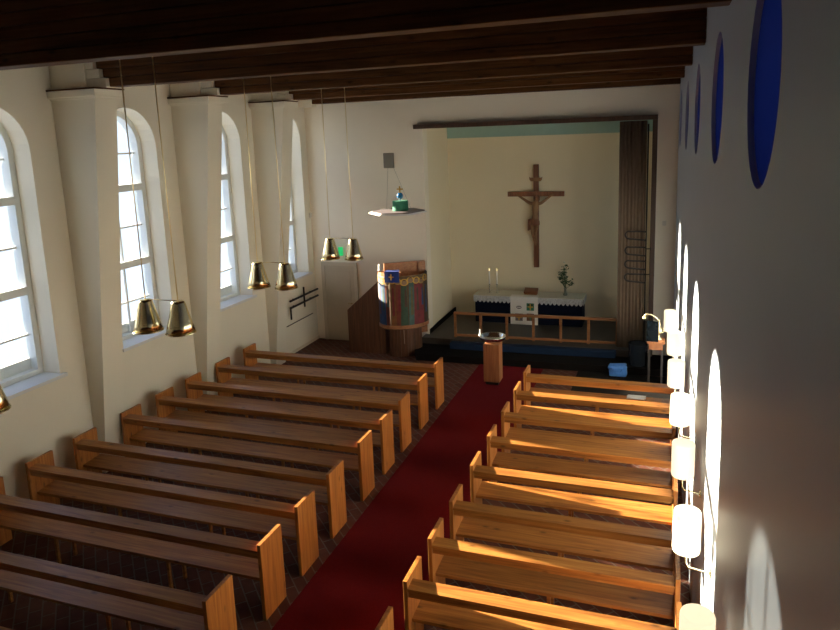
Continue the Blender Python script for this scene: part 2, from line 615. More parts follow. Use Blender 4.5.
def wall_right():
    mb = MB()
    n_ = 32
    cs = sorted(RND)
    edges = [YR] + [(a[0] + b[0]) / 2 for a, b in zip(cs, cs[1:])] + [15.95]
    P = lambda y, z: (wall_x(y), y, z)
    for k, (yc, zc) in enumerate(cs):
        y0, y1 = edges[k], edges[k + 1]
        l_, r_ = yc - 0.7, yc + 0.7
        z0, z1 = zc - 0.7, zc + 0.7
        mb.face([P(y0, 0), P(l_, 0), P(l_, ZC), P(y0, ZC)])
        mb.face([P(r_, 0), P(y1, 0), P(y1, ZC), P(r_, ZC)])
        mb.face([P(l_, 0), P(r_, 0), P(r_, z0), P(l_, z0)])
        mb.face([P(l_, z1), P(r_, z1), P(r_, ZC), P(l_, ZC)])
        for i in range(n_):
            a, b = 2 * PI * i / n_, 2 * PI * (i + 1) / n_

            def sq(t):
                c_, s_ = math.cos(t), math.sin(t)
                f = 0.7 / max(abs(c_), abs(s_))
                return yc + c_ * f, zc + s_ * f
            mb.face([P(yc + RR * math.cos(a), zc + RR * math.sin(a)), P(yc + RR * math.cos(b), zc + RR * math.sin(b)), P(*sq(b)), P(*sq(a))])
    bmesh.ops.remove_doubles(mb.bm, verts=mb.bm.verts, dist=1e-4)
    return struct(mb.build('wall_right', 'plaster_skylit'))


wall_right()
for k, (yc, zc) in enumerate(RND):
    t = struct(bpy.data.objects.new('window_%d' % (k + 7), None))
    C.objects.link(t)
    t.location = (wall_x(yc), yc, zc)
    t.rotation_euler = (0, 0, math.atan(0.016))
    rv = MB()
    n_ = 40
    for i in range(n_):
        a, b = 2 * PI * i / n_, 2 * PI * (i + 1) / n_
        f = rv.face([(0, RR * math.cos(a), RR * math.sin(a)), (0, RR * math.cos(b), RR * math.sin(b)), (0.45, RR * math.cos(b), RR * math.sin(b)), (0.45, RR * math.cos(a), RR * math.sin(a))])
    rv.build('window_reveal', 'blue_reveal', t)
    MB().lathe([(RR - 0.002, 0.035), (RR - 0.002, 0.05)], seg=40, axis='X').build('window_pane', 'blue_glass', t)

# back wall with the chancel opening
NX0, NX1, NZ1, NYB = -1.42, 3.70, 5.36, 17.9
bw = MB()
bw.box(-5.0, NX0, YB, YB + 0.3, 0, ZC)
bw.box(NX1, 5.0, YB, YB + 0.3, 0, ZC)
bw.box(NX0, NX1, YB, YB + 0.3, NZ1, ZC)
struct(bw.build('wall_back', 'plaster_back'))
# chancel behind the opening
nw = MB()
nw.prism([(NX0, YB + 0.3, 0), (NX0 - 0.3, YB + 0.3, 0), (NX0 - 0.3, NYB + 0.3, 0), (NX0 - 0.1, NYB + 0.3, 0), (NX0 - 0.1, NYB, 0)], (0, 0, 6.0))
struct(nw.build('wall_chancel_left', 'niche'))
struct(MB().box(NX0 - 0.3, NX1 + 0.3, NYB, NYB + 0.3, 0, 6.0).build('wall_chancel_back', 'niche'))
nr = MB()
nr.box(NX1, NX1 + 0.3, YB + 0.3, 16.1, 0, 6.0)
nr.box(NX1, NX1 + 0.3, 17.4, NYB, 0, 6.0)
nr.box(NX1, NX1 + 0.3, 16.1, 17.4, 0, 1.4)
nr.box(NX1, NX1 + 0.3, 16.1, 17.4, 4.6, 6.0)
struct(nr.build('wall_chancel_right', 'niche'))
struct(MB().box(NX0 - 0.3, NX1 + 0.3, YB + 0.3, NYB + 0.3, 6.0, 6.2).build('ceiling_chancel', 'niche'))
struct(MB().box(NX0 - 0.1, NX1, NYB - 0.035, NYB, 5.03, 5.33, 0.006).build('teal_band_1', 'teal'))  # flat teal band along the top of the chancel back wall
wt = struct(bpy.data.objects.new('window_13', None))
C.objects.link(wt)
wt.location = (NX1 + 0.2, 16.75, 1.4)
fr = MB()
fr.box(-0.03, 0.03, -0.65, -0.57, 0, 3.2)
fr.box(-0.03, 0.03, 0.57, 0.65, 0, 3.2)
fr.box(-0.03, 0.03, -0.57, 0.57, 0, 0.08)
fr.box(-0.03, 0.03, -0.57, 0.57, 3.12, 3.2)
fr.box(-0.03, 0.03, -0.57, 0.57, 1.55, 1.65)
fr.build('window_frame', 'white_paint', wt)
gp = MB()
gp.face([(0, -0.6, 0.04), (0, 0.6, 0.04), (0, 0.6, 3.16), (0, -0.6, 3.16)])
gp.build('window_pane', 'pane_side', wt)

# steps and carpet
struct(MB().prism([(-1.38, 14.46, 0.0), (wall_x(14.6), 14.62, 0.0), (wall_x(15.6), 15.6, 0.0), (NX1, 15.6, 0.0), (NX1, 15.62, 0), (NX0, 15.62, 0), (NX0, 15.59, 0), (-1.9, 15.59, 0.0)], (0, 0, 0.15)).build('floor_podium', 'black_carpet'))
struct(MB().box(NX0 - 0.1, NX1, 15.3, NYB, 0.0, 0.3, 0.004).build('floor_chancel', 'chancel_floor'))
struct(MB().box(NX0 - 0.02, NX0 + 0.012, 15.62, NYB, 0.3, 0.42).build('baseboard_left', 'black_carpet'))
struct(MB().box(0.13, 1.56, -2.8, 14.5, 0.0, 0.012).build('carpet_runner', 'carpet'))
bpy.data.objects['carpet_runner'].pop('kind', None)
tag(bpy.data.objects['carpet_runner'], 'long dark red carpet runner down the aisle between the pews', 'carpet')
struct(MB().box(XL, XL + 0.02, 13.7, 15.6, 0.0, 0.07).build('baseboard_wall_left', 'door_trim'))

struct(MB().box(2.3, 4.2, 12.6, 14.57, 0.0, 0.010).build('floor_black_sheet', 'black_carpet'))  # flat black sheet over the bricks before the step

# pillars leaning out to the beams
PIL_Y = [5.40, 8.00, 10.62, 13.22, 2.80]
PIL_LBL = ['plaster pillar at the near end of the left wall, before the first window',
           'wide plaster pillar between the two nearest arched windows on the left',
           'plaster pillar behind the second hanging lamp pair, between the middle windows',
           'plaster pillar farthest along the left wall, next to the last window',
           'plaster pillar on the left wall beneath the gallery']


def pillar(y0, label):
    t = thing('pillar', label, 'pillar', (XL, y0, 0), group='pillars along the left wall')
    w = 0.42
    xf = lambda z: 0.14 + 0.113 * z
    MB().prism([(0, 0, 0), (xf(0), 0, 0), (xf(5.83), 0, 5.83), (0, 0, 5.83)], (0, w, 0)).build('shaft', 'plaster', t)
    c_ = MB()
    c_.box(0, 0.845, -0.035, w + 0.035, 5.82, 5.85)
    c_.box(0, 0.875, -0.075, w + 0.075, 5.85, 5.945, 0.006)
    c_.build('capital', 'plaster', t)
    MB().box(0, 0.885, -0.085, w + 0.085, 5.945, 5.968, 0.003).build('wood_plate', 'beam', t)
    b_ = MB()
    b_.box(0, 0.64, 0.02, w - 0.02, 5.97, ZC)
    for k, (dx) in enumerate((0.98, 0.88, 0.78)):
        b_.box(0.64, dx, 0.05, w - 0.05, 5.97 + 0.13 * k + (0.0 if k else 0.0), 5.97 + 0.13 * (k + 1) - 0.012)
    b_.build('corbel', 'plaster', t)
    return t


for y0, lb in zip(PIL_Y, PIL_LBL):
    pillar(y0, lb)

# ceiling beams of stacked boards
BEAMS = [(5.50, 'broad brown boarded ceiling beam nearest the gallery, across the top edge'),
         (8.10, 'brown boarded ceiling beam resting on the wide pillar by the first window'),
         (10.72, 'middle brown boarded ceiling beam, third one from the gallery'),
         (13.32, 'brown boarded ceiling beam last but one before the chancel wall'),
         (15.22, 'short looking brown ceiling beam right in front of the chancel wall'),
         (2.90, 'brown boarded ceiling beam above the gallery front')]


def beam(y, label):
    xr = wall_x(y) - 0.004
    last = y > 15
    t = thing('ceiling_beam', label, 'beam', (0, y, 5.97), group='boarded ceiling beams')
    mb = MB()
    h = 0.13
    for k in range(5):
        x0 = -3.51 - 0.10 * k if not last else -4.08
        mb.box(x0, xr, 0.0 + 0.004 * (k % 2), 0.22 - 0.004 * (k % 2), h * k, h * (k + 1) - 0.006, 0.012)
    mb.build('boards', 'beam', t)
    if last:
        MB().box(-4.45, -4.08, 0.0, 0.24, -0.06, 0.10).build('corbel', 'plaster', t)
    return t


for y, lb in BEAMS:
    beam(y, lb)

# ------------------------------------------------------------------ pews
def pew(name, label, length, loc, legs, group):
    t = thing(name, label, 'pew', loc, group=group)
    H, D = 0.90, 0.43
    for x0 in (0.0, length - 0.045):
        MB().box(x0, x0 + 0.045, 0.0, D, 0.0, H, 0.005).build('end_panel', 'pew_end', t)
    r = MB()
    r.prism([(0.045, 0.002, 0.795), (0.045, 0.150, 0.815), (0.045, 0.150, 0.840), (0.045, 0.002, 0.822)], (length - 0.09, 0, 0))
    r.build('ledge', 'pew', t)
    MB().prism([(0.045, 0.030, 0.715), (0.045, 0.055, 0.715), (0.045, 0.050, 0.800), (0.045, 0.025, 0.797)], (length - 0.09, 0, 0)).build('back_rail', 'pew', t)
    s = MB()
    s.prism([(0.045, 0.09, 0.405), (0.045, 0.445, 0.425), (0.045, 0.455, 0.452), (0.045, 0.445, 0.462), (0.045, 0.09, 0.44)], (length - 0.09, 0, 0))
    s.build('seat', 'pew', t)
    for f in legs:
        x = length * f
        for y0 in (0.11, 0.36):
            MB().box(x - 0.018, x + 0.018, y0, y0 + 0.036, 0.0, 0.404 + 0.05 * (y0 - 0.11), 0.004).build('leg', 'pew', t)
    return t


YL = [11.79, 10.84, 9.91, 9.12, 8.30, 7.33, 6.51, 5.71, 4.77, 3.86]
YRT = [11.71, 10.83, 9.88, 8.97, 8.05, 7.12, 6.33, 5.58, 4.78]
ORD = ['front row', 'second row', 'third row', 'fourth row', 'fifth row', 'sixth row', 'seventh row', 'eighth row', 'ninth row', 'tenth row']
LL = 4.23
pl = None
for k, y in enumerate(YL):
    lb = 'long dark pine pew left of the red aisle, %s counted from the pulpit' % ORD[k]
    if pl is None:
        pl = pew('church_pew', lb, LL, (-LL, y, 0), (0.28, 0.68), 'pews left of the aisle')
    else:
        dup(pl, (-LL, y, 0), lb)
LR = 2.53
pr = None
for k, y in enumerate(YRT):
    lb = 'short sunlit pine pew right of the red aisle, %s counted from the chancel' % ORD[k]
    if pr is None:
        pr = pew('church_pew', lb, LR, (1.67, y, 0), (0.5,), 'pews right of the aisle')
    else:
        dup(pr, (1.67, y, 0), lb)

# ------------------------------------------------------------------ hanging brass lamps
def pendant(loc, label):
    t = thing('pendant_lamp', label, 'lamp', loc, group='brass lamp pairs on long cords')
    MB().tube([(-0.25, 0, 3.215), (0.25, 0, 3.215)], 0.006, 6).build('spreader_rod', 'brass', t)
    MB().lathe([(0.10, ZC - 0.05), (0.10, ZC - 0.001)], seg=16).build('ceiling_cup', 'brass', t)
    for sx in (-0.25, 0.25):
        MB().tube([(sx * 0.96, 0, ZC - 0.02), (sx * 0.97, 0, 5.2), (sx, 0, 3.20)], 0.0075, 6).build('cord', 'cord', t)
        s = MB()
        s.lathe([(0.018, 3.215), (0.070, 3.21), (0.082, 3.20), (0.086, 3.185), (0.120, 3.05), (0.153, 2.925), (0.185, 2.80), (0.181, 2.80), (0.149, 2.925), (0.082, 3.18), (0.066, 3.20), (0.015, 3.205)], c=(sx, 0, 0), seg=36, cap=False)
        sh = s.build('shade', 'brass', t)
        MB().lathe([(0.186, 2.80), (0.190, 2.805), (0.188, 2.815), (0.183, 2.812)], c=(sx, 0, 0), seg=36, cap=False).build('rim', 'brass', sh)
        MB().ball((sx, 0, 3.0), 0.045, sz=1.3).build('bulb', 'candle', t)
    return t


PEND = [(6.9, 'twin brass lamp pair hanging lowest and nearest, before the second window'),
        (9.5, 'twin brass lamp pair hanging in the middle, before the third window'),
        (12.1, 'twin brass lamp pair hanging farthest away, in front of the cream door'),
        (4.3, 'twin brass lamp pair cut off by the left edge of the photo')]
p0 = None
for y, lb in PEND:
    if p0 is None:
        p0 = pendant((-1.97, y, 0), lb)
    else:
        dup(p0, (-2.06 if y < 5 else -1.97, y, 0), lb)

# ------------------------------------------------------------------ wall lamps on the right
SC = [(5.27, 4.19), (6.52, 4.19), (7.75, 4.185), (8.95, 4.16), (10.28, 4.158), (11.52, 4.11), (4.06, 4.215)]
SCL = ['white drum wall lamp second nearest, above the big bright sun patch',
       'white drum wall lamp third from the near end of the row',
       'white drum wall lamp fourth from the near end, in the middle of the row',
       'white drum wall lamp third from the chancel end of the row',
       'white drum wall lamp second from the chancel end of the row',
       'small looking white drum wall lamp at the chancel end of the row',
       'white drum wall lamp nearest, cut off by the bottom edge']


def sconce(y, x, label):
    t = thing('wall_lamp', label, 'lamp', (x, y, 1.87), group='white wall lamps along the right wall')
    wx = wall_x(y) - x
    MB().lathe([(0.088, 0.0), (0.099, 0.006), (0.103, 0.02), (0.103, 0.325), (0.099, 0.338), (0.088, 0.342)], seg=28).build('lamp_shade', 'shade', t)
    MB().tube([(0, 0, 0.0), (0, 0, -0.10), (0.02, 0, -0.14), (wx - 0.02, 0, -0.16), (wx, 0, -0.16)], 0.009, 8).build('arm', 'brass', t)
    MB().lathe([(0.035, wx - 0.015), (0.04, wx)], c=(0, 0, -0.16), seg=16, axis='X').build('wall_plate', 'brass', t)
    return t


for (y, x), lb in zip(SC, SCL):
    sconce(y, x, lb)

# ------------------------------------------------------------------ chancel: valance, curtain, wire rack
t = thing('chancel_frame', 'dark wood frame round the right and top of the chancel opening', 'frame', (0, YB, 0))
MB().box(-1.60, 3.80, -0.16, 0.0, 5.285, 5.385, 0.006).build('top_board', 'dark_wood', t)
MB().box(3.70, 3.80, -0.14, 0.0, 0.15, 5.285, 0.006).build('post', 'dark_wood', t)

cu = MB()
N = 44
fr_, bk_ = [], []
for i in range(N + 1):
    f = i / N
    x = 3.045 + 0.545 * f
    y = 15.46 + 0.018 * math.sin(f * 2 * PI * 7.5) + 0.008 * math.sin(f * 31)
    fr_.append((x, y))
for a, b in zip(fr_, fr_[1:]):
    for z0, z1 in ((0.32, 2.0), (2.0, 5.27)):
        f = cu.face([(a[0], a[1], z0), (b[0], b[1], z0), (b[0], b[1], z1), (a[0], a[1], z1)])
        f.smooth = True
bmesh.ops.remove_doubles(cu.bm, verts=cu.bm.verts, dist=1e-4)
co = cu.build('curtain', 'curtain', fix=False)
so = co.modifiers.new('thickness', 'SOLIDIFY')
so.thickness = 0.008
tag(co, 'brown pleated curtain hanging at the right side of the chancel', 'curtain')

t = thing('wire_rack', 'black wire rack of four stacked loops in front of the brown curtain', 'rack', (3.62, 15.38, 0.15))
MB().tube([(0, 0, 0), (0, 0, 5.05)], 0.016, 8).build('pole', 'iron', t)
for zc in (2.72, 2.38, 2.08, 1.79):
    pts = [(0, 0, zc + 0.07), (-0.34, -0.01, zc + 0.075)] + [(-0.34 - 0.085 * math.sin(a), -0.012, zc + 0.085 * math.cos(a)) for a in [PI * j / 8 for j in range(1, 8)]] + [(-0.34, -0.01, zc - 0.085), (0, 0, zc - 0.115)]
    MB().tube(pts, 0.019, 6).build('loop', 'iron', t)
for zc in (2.42, 1.86):
    MB().tube([(0, 0, zc), (0.08, 0.015, zc), (0.12, 0.03, zc)], 0.012, 6).build('bracket', 'iron', t)

# altar rail and kneeler
t = thing('communion_rail', 'low wooden altar rail with square openings before the altar', 'rail', (-0.72, 15.50, 0.3), math.radians(2.2))
RL = 3.76
MB().box(-0.03, RL + 0.03, -0.05, 0.05, 0.575, 0.63, 0.008).build('top_rail', 'rail_wood', t)
MB().box(0, RL, -0.03, 0.03, 0.03, 0.085, 0.005).build('bottom_rail', 'rail_wood', t)
for k in range(7):
    x = RL * k / 6
    MB().box(x - 0.03, x + 0.03, -0.028, 0.028, 0.0, 0.577, 0.004).build('post', 'rail_wood', t)
t = MB().box(0.0, 3.78, -0.12, 0.10, 0.0, 0.15, 0.03).build('kneeling_cushion', 'blue_cloth', loc=(-0.73, 15.10, 0.15))
t.rotation_euler = (0, 0, math.radians(2.2))
tag(t, 'long dark blue kneeling cushion in front of the altar rail', 'cushion')

# altar
AX0, AX1, AY0, AY1, AZ = -0.63, 2.14, 16.95, 17.62, 1.02
t = thing('altar', 'altar draped in dark blue cloth under a white lace edge', 'altar', (AX0, AY0, 0.3))
LA, DA, HA = AX1 - AX0, AY1 - AY0, AZ - 0.3
MB().box(0.02, LA - 0.02, 0.02, DA - 0.02, 0.0, HA - 0.02, 0.01).build('body', 'navy', t)
MB().box(-0.01, LA + 0.01, -0.01, DA + 0.01, HA - 0.02, HA, 0.006).build('top_cloth', 'altar_linen', t)
lc = MB()
ns = 26
step = LA / ns
for k in range(ns):
    x0 = k * step
    pts = [(x0, -0.014, HA - 0.01), (x0, -0.014, HA - 0.13)] + [(x0 + step * j / 6, -0.014, HA - 0.13 - 0.055 * math.sin(PI * j / 6)) for j in range(1, 6)] + [(x0 + step, -0.014, HA - 0.13), (x0 + step, -0.014, HA - 0.01)]
    lc.prism(pts, (0, 0.004, 0))
ns2 = 6
st2 = DA / ns2
for xs in (-0.014, LA + 0.010):
    for k in range(ns2):
        y0 = k * st2
        pts = [(xs, y0, HA - 0.01), (xs, y0, HA - 0.13)] + [(xs, y0 + st2 * j / 6, HA - 0.13 - 0.055 * math.sin(PI * j / 6)) for j in range(1, 6)] + [(xs, y0 + st2, HA - 0.13), (xs, y0 + st2, HA - 0.01)]
        lc.prism(pts, (0.004, 0, 0))
lc.build('lace_edge', 'lace', t)
ac = thing('altar_cloth', 'white cloth panel with four small emblems on the altar front', 'cloth', (0.33, AY0 - 0.02, AZ))
pb = MB()
pb.box(0, 0.70, -0.008, 0.0, -0.72, 0.003, 0.002)
pb.box(0, 0.70, -0.008, 0.20, 0.001, 0.006, 0.002)
pb.build('panel', 'white_cloth', ac)
for name, px_, pz_, ms in (('emblem', 0.22, -0.27, ('board_dark', 'white_board', 'petal')), ('emblem', 0.51, -0.25, ('green', 'leaf', 'gold_paint')), ('emblem', 0.22, -0.53, ('board_dark', 'navy', 'gold_paint')), ('emblem', 0.51, -0.52, ('pulpit', 'carpet', 'green'))):
    em = MB()
    if ms[1] == 'white_board':
        em.ball((px_, -0.010, pz_), 0.07, sy=0.05, sz=0.6)
        em.slot = 1
        em.box(px_ - 0.05, px_ + 0.05, -0.016, -0.012, pz_ - 0.012, pz_ + 0.012)
    else:
        em.box(px_ - 0.095, px_ + 0.095, -0.013, -0.008, pz_ - 0.095, pz_ + 0.095, 0.002)
        em.slot = 1
        em.box(px_ - 0.075, px_ + 0.075, -0.017, -0.013, pz_ + 0.025, pz_ + 0.08)
        em.slot = 2
        em.box(px_ - 0.012, px_ + 0.012, -0.019, -0.013, pz_ - 0.08, pz_ + 0.08)
        em.box(px_ - 0.07, px_ + 0.07, -0.019, -0.013, pz_ - 0.012, pz_ + 0.012)
    em.build(name, ms, ac)

# candles, bible and flowers on the altar
for k, (x, lb) in enumerate(((-0.30, 'left one of two thin white candles on the altar'), (-0.10, 'right one of two thin white candles on the altar'))):
    t = thing('altar_candle', lb, 'candle', (x, 17.30, AZ), group='candles on the altar')
    MB().lathe([(0.055, 0), (0.05, 0.015), (0.012, 0.03), (0.010, 0.18), (0.018, 0.20), (0.03, 0.215), (0.03, 0.23)], seg=16).build('holder', 'silver', t)
    MB().lathe([(0.022, 0.22), (0.021, 0.58), (0.004, 0.585)], seg=12).build('wax', 'candle', t)
    MB().ball((0, 0, 0.612), 0.013, sz=2.0, seg=10).build('flame', 'flame', t)
t = thing('altar_bible', 'thick brown book lying on a low stand on the altar', 'book', (0.80, 17.27, AZ + 0.008))
MB().prism([(-0.16, -0.10, 0), (-0.16, 0.10, 0), (-0.16, 0.10, 0.10), (-0.16, -0.10, 0.035)], (0.32, 0, 0)).build('stand', 'rail_wood', t)
bk = MB()
bk.prism([(-0.17, -0.11, 0.035), (-0.17, 0.11, 0.105), (-0.17, 0.10, 0.145), (-0.17, -0.12, 0.075)], (0.34, 0, 0))
bk.build('cover', 'book', t)
t = thing('flower_vase', 'dark leafy bouquet in a slim vase at the right end of the altar', 'vase', (1.66, 17.30, AZ))
MB().lathe([(0.05, 0), (0.055, 0.02), (0.035, 0.08), (0.03, 0.16), (0.045, 0.19)], seg=16).build('vase_body', 'vase', t)
st = MB()
lf = MB()
fl = MB()
rnd = random.Random(4)
for k in range(16):
    a = rnd.uniform(0, 2 * PI)
    h = rnd.uniform(0.34, 0.80)
    r_ = rnd.uniform(0.03, 0.30) * (1.12 - h)
    tip = Vector((r_ * math.cos(a) * 1.3, r_ * math.sin(a), h))
    st.tube([(0, 0, 0.17), tip * 0.5 + Vector((0, 0, 0.07)), tip], 0.005, 5)
    for j in range(5):
        c_ = tip * rnd.uniform(0.72, 1.0) + Vector((rnd.uniform(-.05, .05), rnd.uniform(-.05, .05), rnd.uniform(-.03, .04)))
        d1 = Vector((rnd.uniform(-1, 1), rnd.uniform(-1, 1), rnd.uniform(-.3, .8))).normalized() * rnd.uniform(0.04, 0.075)
        d2 = d1.orthogonal().normalized() * 0.02
        lf.face([c_ - d1, c_ + d2, c_ + d1, c_ - d2])
for k, z in enumerate((0.86, 0.74, 0.50)):
    fl.ball((0.02 * (k - 1), -0.05, z), 0.022)
st.build('stem', 'leaf', t)
lf.build('foliage', 'leaf', t, fix=False)
fl.build('blossom', 'petal', t)

# ------------------------------------------------------------------ crucifix
cx = thing('crucifix', 'tall wooden cross with a carved figure on the chancel back wall', 'crucifix', (0.845, NYB, 1.62))
MB().box(-0.065, 0.065, -0.09, -0.002, 0.0, 2.68, 0.006).build('upright', 'cross_wood', cx)
MB().box(-0.735, 0.72, -0.115, -0.035, 1.865, 1.99, 0.006).build('cross_beam', 'cross_wood', cx)
tp = MB()
tp.prism([(-0.16, -0.115, 2.30), (-0.13, -0.115, 2.255), (0.13, -0.115, 2.255), (0.16, -0.115, 2.30), (0.17, -0.115, 2.37), (0.14, -0.115, 2.345), (-0.14, -0.115, 2.345), (-0.17, -0.115, 2.37)], (0, 0.025, 0))
tp.build('title_plate', 'carved', cx)
# carved body: skeleton skinned into one surface
J = {'pelvis': (-0.02, -0.19, 1.26, .085), 'waist': (-0.01, -0.20, 1.40, .072), 'chest': (0.0, -0.20, 1.56, .098), 'neckb': (0.01, -0.195, 1.70, .055), 'neck': (0.03, -0.215, 1.755, .036), 'head': (0.06, -0.235, 1.80, .062), 'crown': (0.065, -0.232, 1.87, .050),
     'shl': (-0.13, -0.185, 1.69, .056), 'ell': (-0.29, -0.165, 1.79, .042), 'wrl': (-0.44, -0.145, 1.885, .03), 'hal': (-0.50, -0.14, 1.915, .024),
     'shr': (0.14, -0.185, 1.69, .056), 'elr': (0.28, -0.165, 1.80, .042), 'wrr': (0.40, -0.145, 1.89, .03), 'har': (0.46, -0.14, 1.92, .024),
     'hil': (-0.08, -0.19, 1.20, .070), 'knl': (-0.07, -0.25, 0.94, .048), 'anl': (-0.03, -0.17, 0.68, .028), 'fol': (-0.02, -0.20, 0.60, .026),
     'hir': (0.05, -0.19, 1.20, .070), 'knr': (0.01, -0.26, 0.95, .048), 'anr': (0.02, -0.18, 0.69, .028), 'for': (0.01, -0.215, 0.61, .026)}
L_ = ['pelvis-waist', 'waist-chest', 'chest-neckb', 'neckb-neck', 'neck-head', 'head-crown', 'neckb-shl', 'shl-ell', 'ell-wrl', 'wrl-hal', 'neckb-shr', 'shr-elr', 'elr-wrr', 'wrr-har', 'pelvis-hil', 'hil-knl', 'knl-anl', 'anl-fol', 'pelvis-hir', 'hir-knr', 'knr-anr', 'anr-for']
names = list(J)
me = bpy.data.meshes.new('carved_figure')
me.from_pydata([J[n_][:3] for n_ in names], [tuple(names.index(x) for x in l_.split('-')) for l_ in L_], [])
fg = bpy.data.objects.new('carved_figure', me)
C.objects.link(fg)
fg.parent = cx
fg['label'] = 'carved wooden figure with outstretched arms'
me.materials.append(M['carved'])
md = fg.modifiers.new('skin', 'SKIN')
md.use_smooth_shade = True
for v, n_ in zip(me.skin_vertices[0].data, names):
    v.radius = (J[n_][3], J[n_][3] * 0.85)
    v.use_root = n_ == 'pelvis'
fg.modifiers.new('sub', 'SUBSURF').levels = 2
fg.modifiers['sub'].render_levels = 2
lo = MB()
lo.lathe([(0.105, 1.13), (0.132, 1.15), (0.130, 1.22), (0.108, 1.29), (0.08, 1.30)], c=(-0.02, 0, 0), seg=20)
for v in lo.bm.verts:
    v.co.y = v.co.y * 0.72 - 0.20
    v.co.x += 0.012 * math.sin(v.co.z * 90)
lo.prism([(-0.19, -0.20, 1.28), (-0.12, -0.20, 1.30), (-0.11, -0.20, 1.02), (-0.20, -0.20, 0.98)], (0, 0.05, 0))
lo.build('loincloth', 'cross_wood', fg)
hr = MB()
hr.ball((0.062, -0.222, 1.852), 0.066, sz=0.9)
hr.ball((0.062, -0.205, 1.80), 0.06, sy=0.8)
hr.build('hair', 'cross_wood', fg)

# ------------------------------------------------------------------ pulpit
PCX, PCY, PN = -1.85, 14.98, math.atan2(-0.83, 0.56)
t = thing('pulpit', 'dark wooden pulpit with a painted curved front and a stair wall', 'pulpit', (PCX, PCY, 0))
DR = 0.585      # half chord
DEP = 0.53
NS = 36


def drum(th, off=0.0):
    """front curve of the drum, th 0..1 from the left edge to the right edge seen from the nave"""
    a = PI * th
    u = -math.cos(a) * (DR + off)
    n_ = math.sin(a) ** 0.8 * (DEP + off)
    nx, ny = math.cos(PN), math.sin(PN)
    tx, ty = -ny, nx
    return (u * tx + n_ * nx, u * ty + n_ * ny)


Z0, Z1 = 0.80, 1.97
shell = MB()
for off, zz in ((0.0, (Z0, Z1)), (-0.03, (Z0, Z1))):
    for k in range(NS):
        a, b = drum(k / NS, off), drum((k + 1) / NS, off)
        f = shell.face([(*a, zz[0]), (*b, zz[0]), (*b, zz[1]), (*a, zz[1])])
        f.smooth = True
for z in (Z0, Z1):
    for k in range(NS):
        a, b, c_, d_ = drum(k / NS), drum((k + 1) / NS), drum((k + 1) / NS, -0.03), drum(k / NS, -0.03)
        shell.face([(*a, z), (*b, z), (*c_, z), (*d_, z)])
bmesh.ops.remove_doubles(shell.bm, verts=shell.bm.verts, dist=1e-4)


def patch(mb, slot, th0, th1, z0, z1, off, taper=0.0, n_=4):
    mb.slot = slot
    for k in range(n_):
        a0, a1 = th0 + (th1 - th0) * k / n_, th0 + (th1 - th0) * (k + 1) / n_
        m_ = (th0 + th1) / 2
        b0, b1 = m_ + (a0 - m_) * (1 - taper), m_ + (a1 - m_) * (1 - taper)
        mb.face([(*drum(a0, off), z0), (*drum(a1, off), z0), (*drum(b1, off), z1), (*drum(b0, off), z1)])


def disc(mb, slot, th, z, r, off, ri=0.0, n_=14):
    mb.slot = slot
    s_ = r / 0.85 / 1.75
    for k in range(n_):
        a, b = 2 * PI * k / n_, 2 * PI * (k + 1) / n_
        q = [(th + s_ * math.cos(x) * w, z + r * math.sin(x) * w) for x, w in ((a, 1), (b, 1), (b, ri / r), (a, ri / r))]
        if ri == 0:
            q = q[:3]
        mb.face([(*drum(min(1, max(0, p)), off), zz) for p, zz in q])


ROBES = ['paint_blue', 'paint_white', 'paint_red', 'paint_orange', 'paint_green', 'paint_teal', 'paint_crimson', 'paint_grey', 'paint_olive', 'paint_brown']
M['paint_ground'] = plain('umber_painted_ground', (0.13, 0.08, 0.04), 0.6, noise=0.25, nscale=12)
M['paint_blue'] = plain('blue_robe_paint', (0.016, 0.053, 0.134), 0.6, noise=0.55, nscale=9)
M['paint_white'] = plain('ivory_robe_paint', (0.246, 0.223, 0.170), 0.6, noise=0.55, nscale=9)
M['paint_red'] = plain('rust_robe_paint', (0.161, 0.033, 0.016), 0.6, noise=0.55, nscale=9)
M['paint_orange'] = plain('ochre_robe_paint', (0.170, 0.071, 0.020), 0.6, noise=0.55, nscale=9)
M['paint_green'] = plain('green_robe_paint', (0.031, 0.071, 0.040), 0.6, noise=0.55, nscale=9)
M['paint_teal'] = plain('teal_robe_paint', (0.049, 0.098, 0.089), 0.6, noise=0.55, nscale=9)
M['paint_crimson'] = plain('crimson_robe_paint', (0.161, 0.014, 0.020), 0.6, noise=0.55, nscale=9)
M['paint_grey'] = plain('grey_robe_paint', (0.107, 0.103, 0.094), 0.6, noise=0.55, nscale=9)
M['paint_olive'] = plain('olive_robe_paint', (0.098, 0.085, 0.031), 0.6, noise=0.55, nscale=9)
M['paint_brown'] = plain('brown_robe_paint', (0.063, 0.031, 0.018), 0.6, noise=0.55, nscale=9)
M['paint_skin'] = plain('face_paint', (0.248, 0.149, 0.081), 0.6)
slots = ['paint_ground'] + ROBES + ['gold_paint', 'paint_skin']
GI, SKI = len(slots) - 2, len(slots) - 1
seq = [1, 1, 3, 4, 3, 5, 6, 7, 7, 10, 9, 10]
for k, rb in enumerate(seq):
    th = 0.055 + 0.89 * k / (len(seq) - 1)
    hz = Z1 - 0.10 - 0.025 * (k % 3)
    patch(shell, rb, th - 0.036 - 0.012 * (k % 3), th + 0.040 + 0.010 * ((k + 1) % 3), Z0 + 0.01, hz - 0.06, 0.004 + 0.001 * (k % 2), 0.30)
    patch(shell, seq[(k + 4) % len(seq)], th - 0.008, th + 0.030, Z0 + 0.25 + 0.1 * (k % 3), hz - 0.16, 0.0065, 0.5, 2)
    disc(shell, GI, th, hz + 0.012, 0.070 + 0.012 * (k % 2), 0.006, 0.046)
    disc(shell, SKI, th, hz, 0.052, 0.008)
    disc(shell, 10, th, hz + 0.035, 0.04, 0.0075)
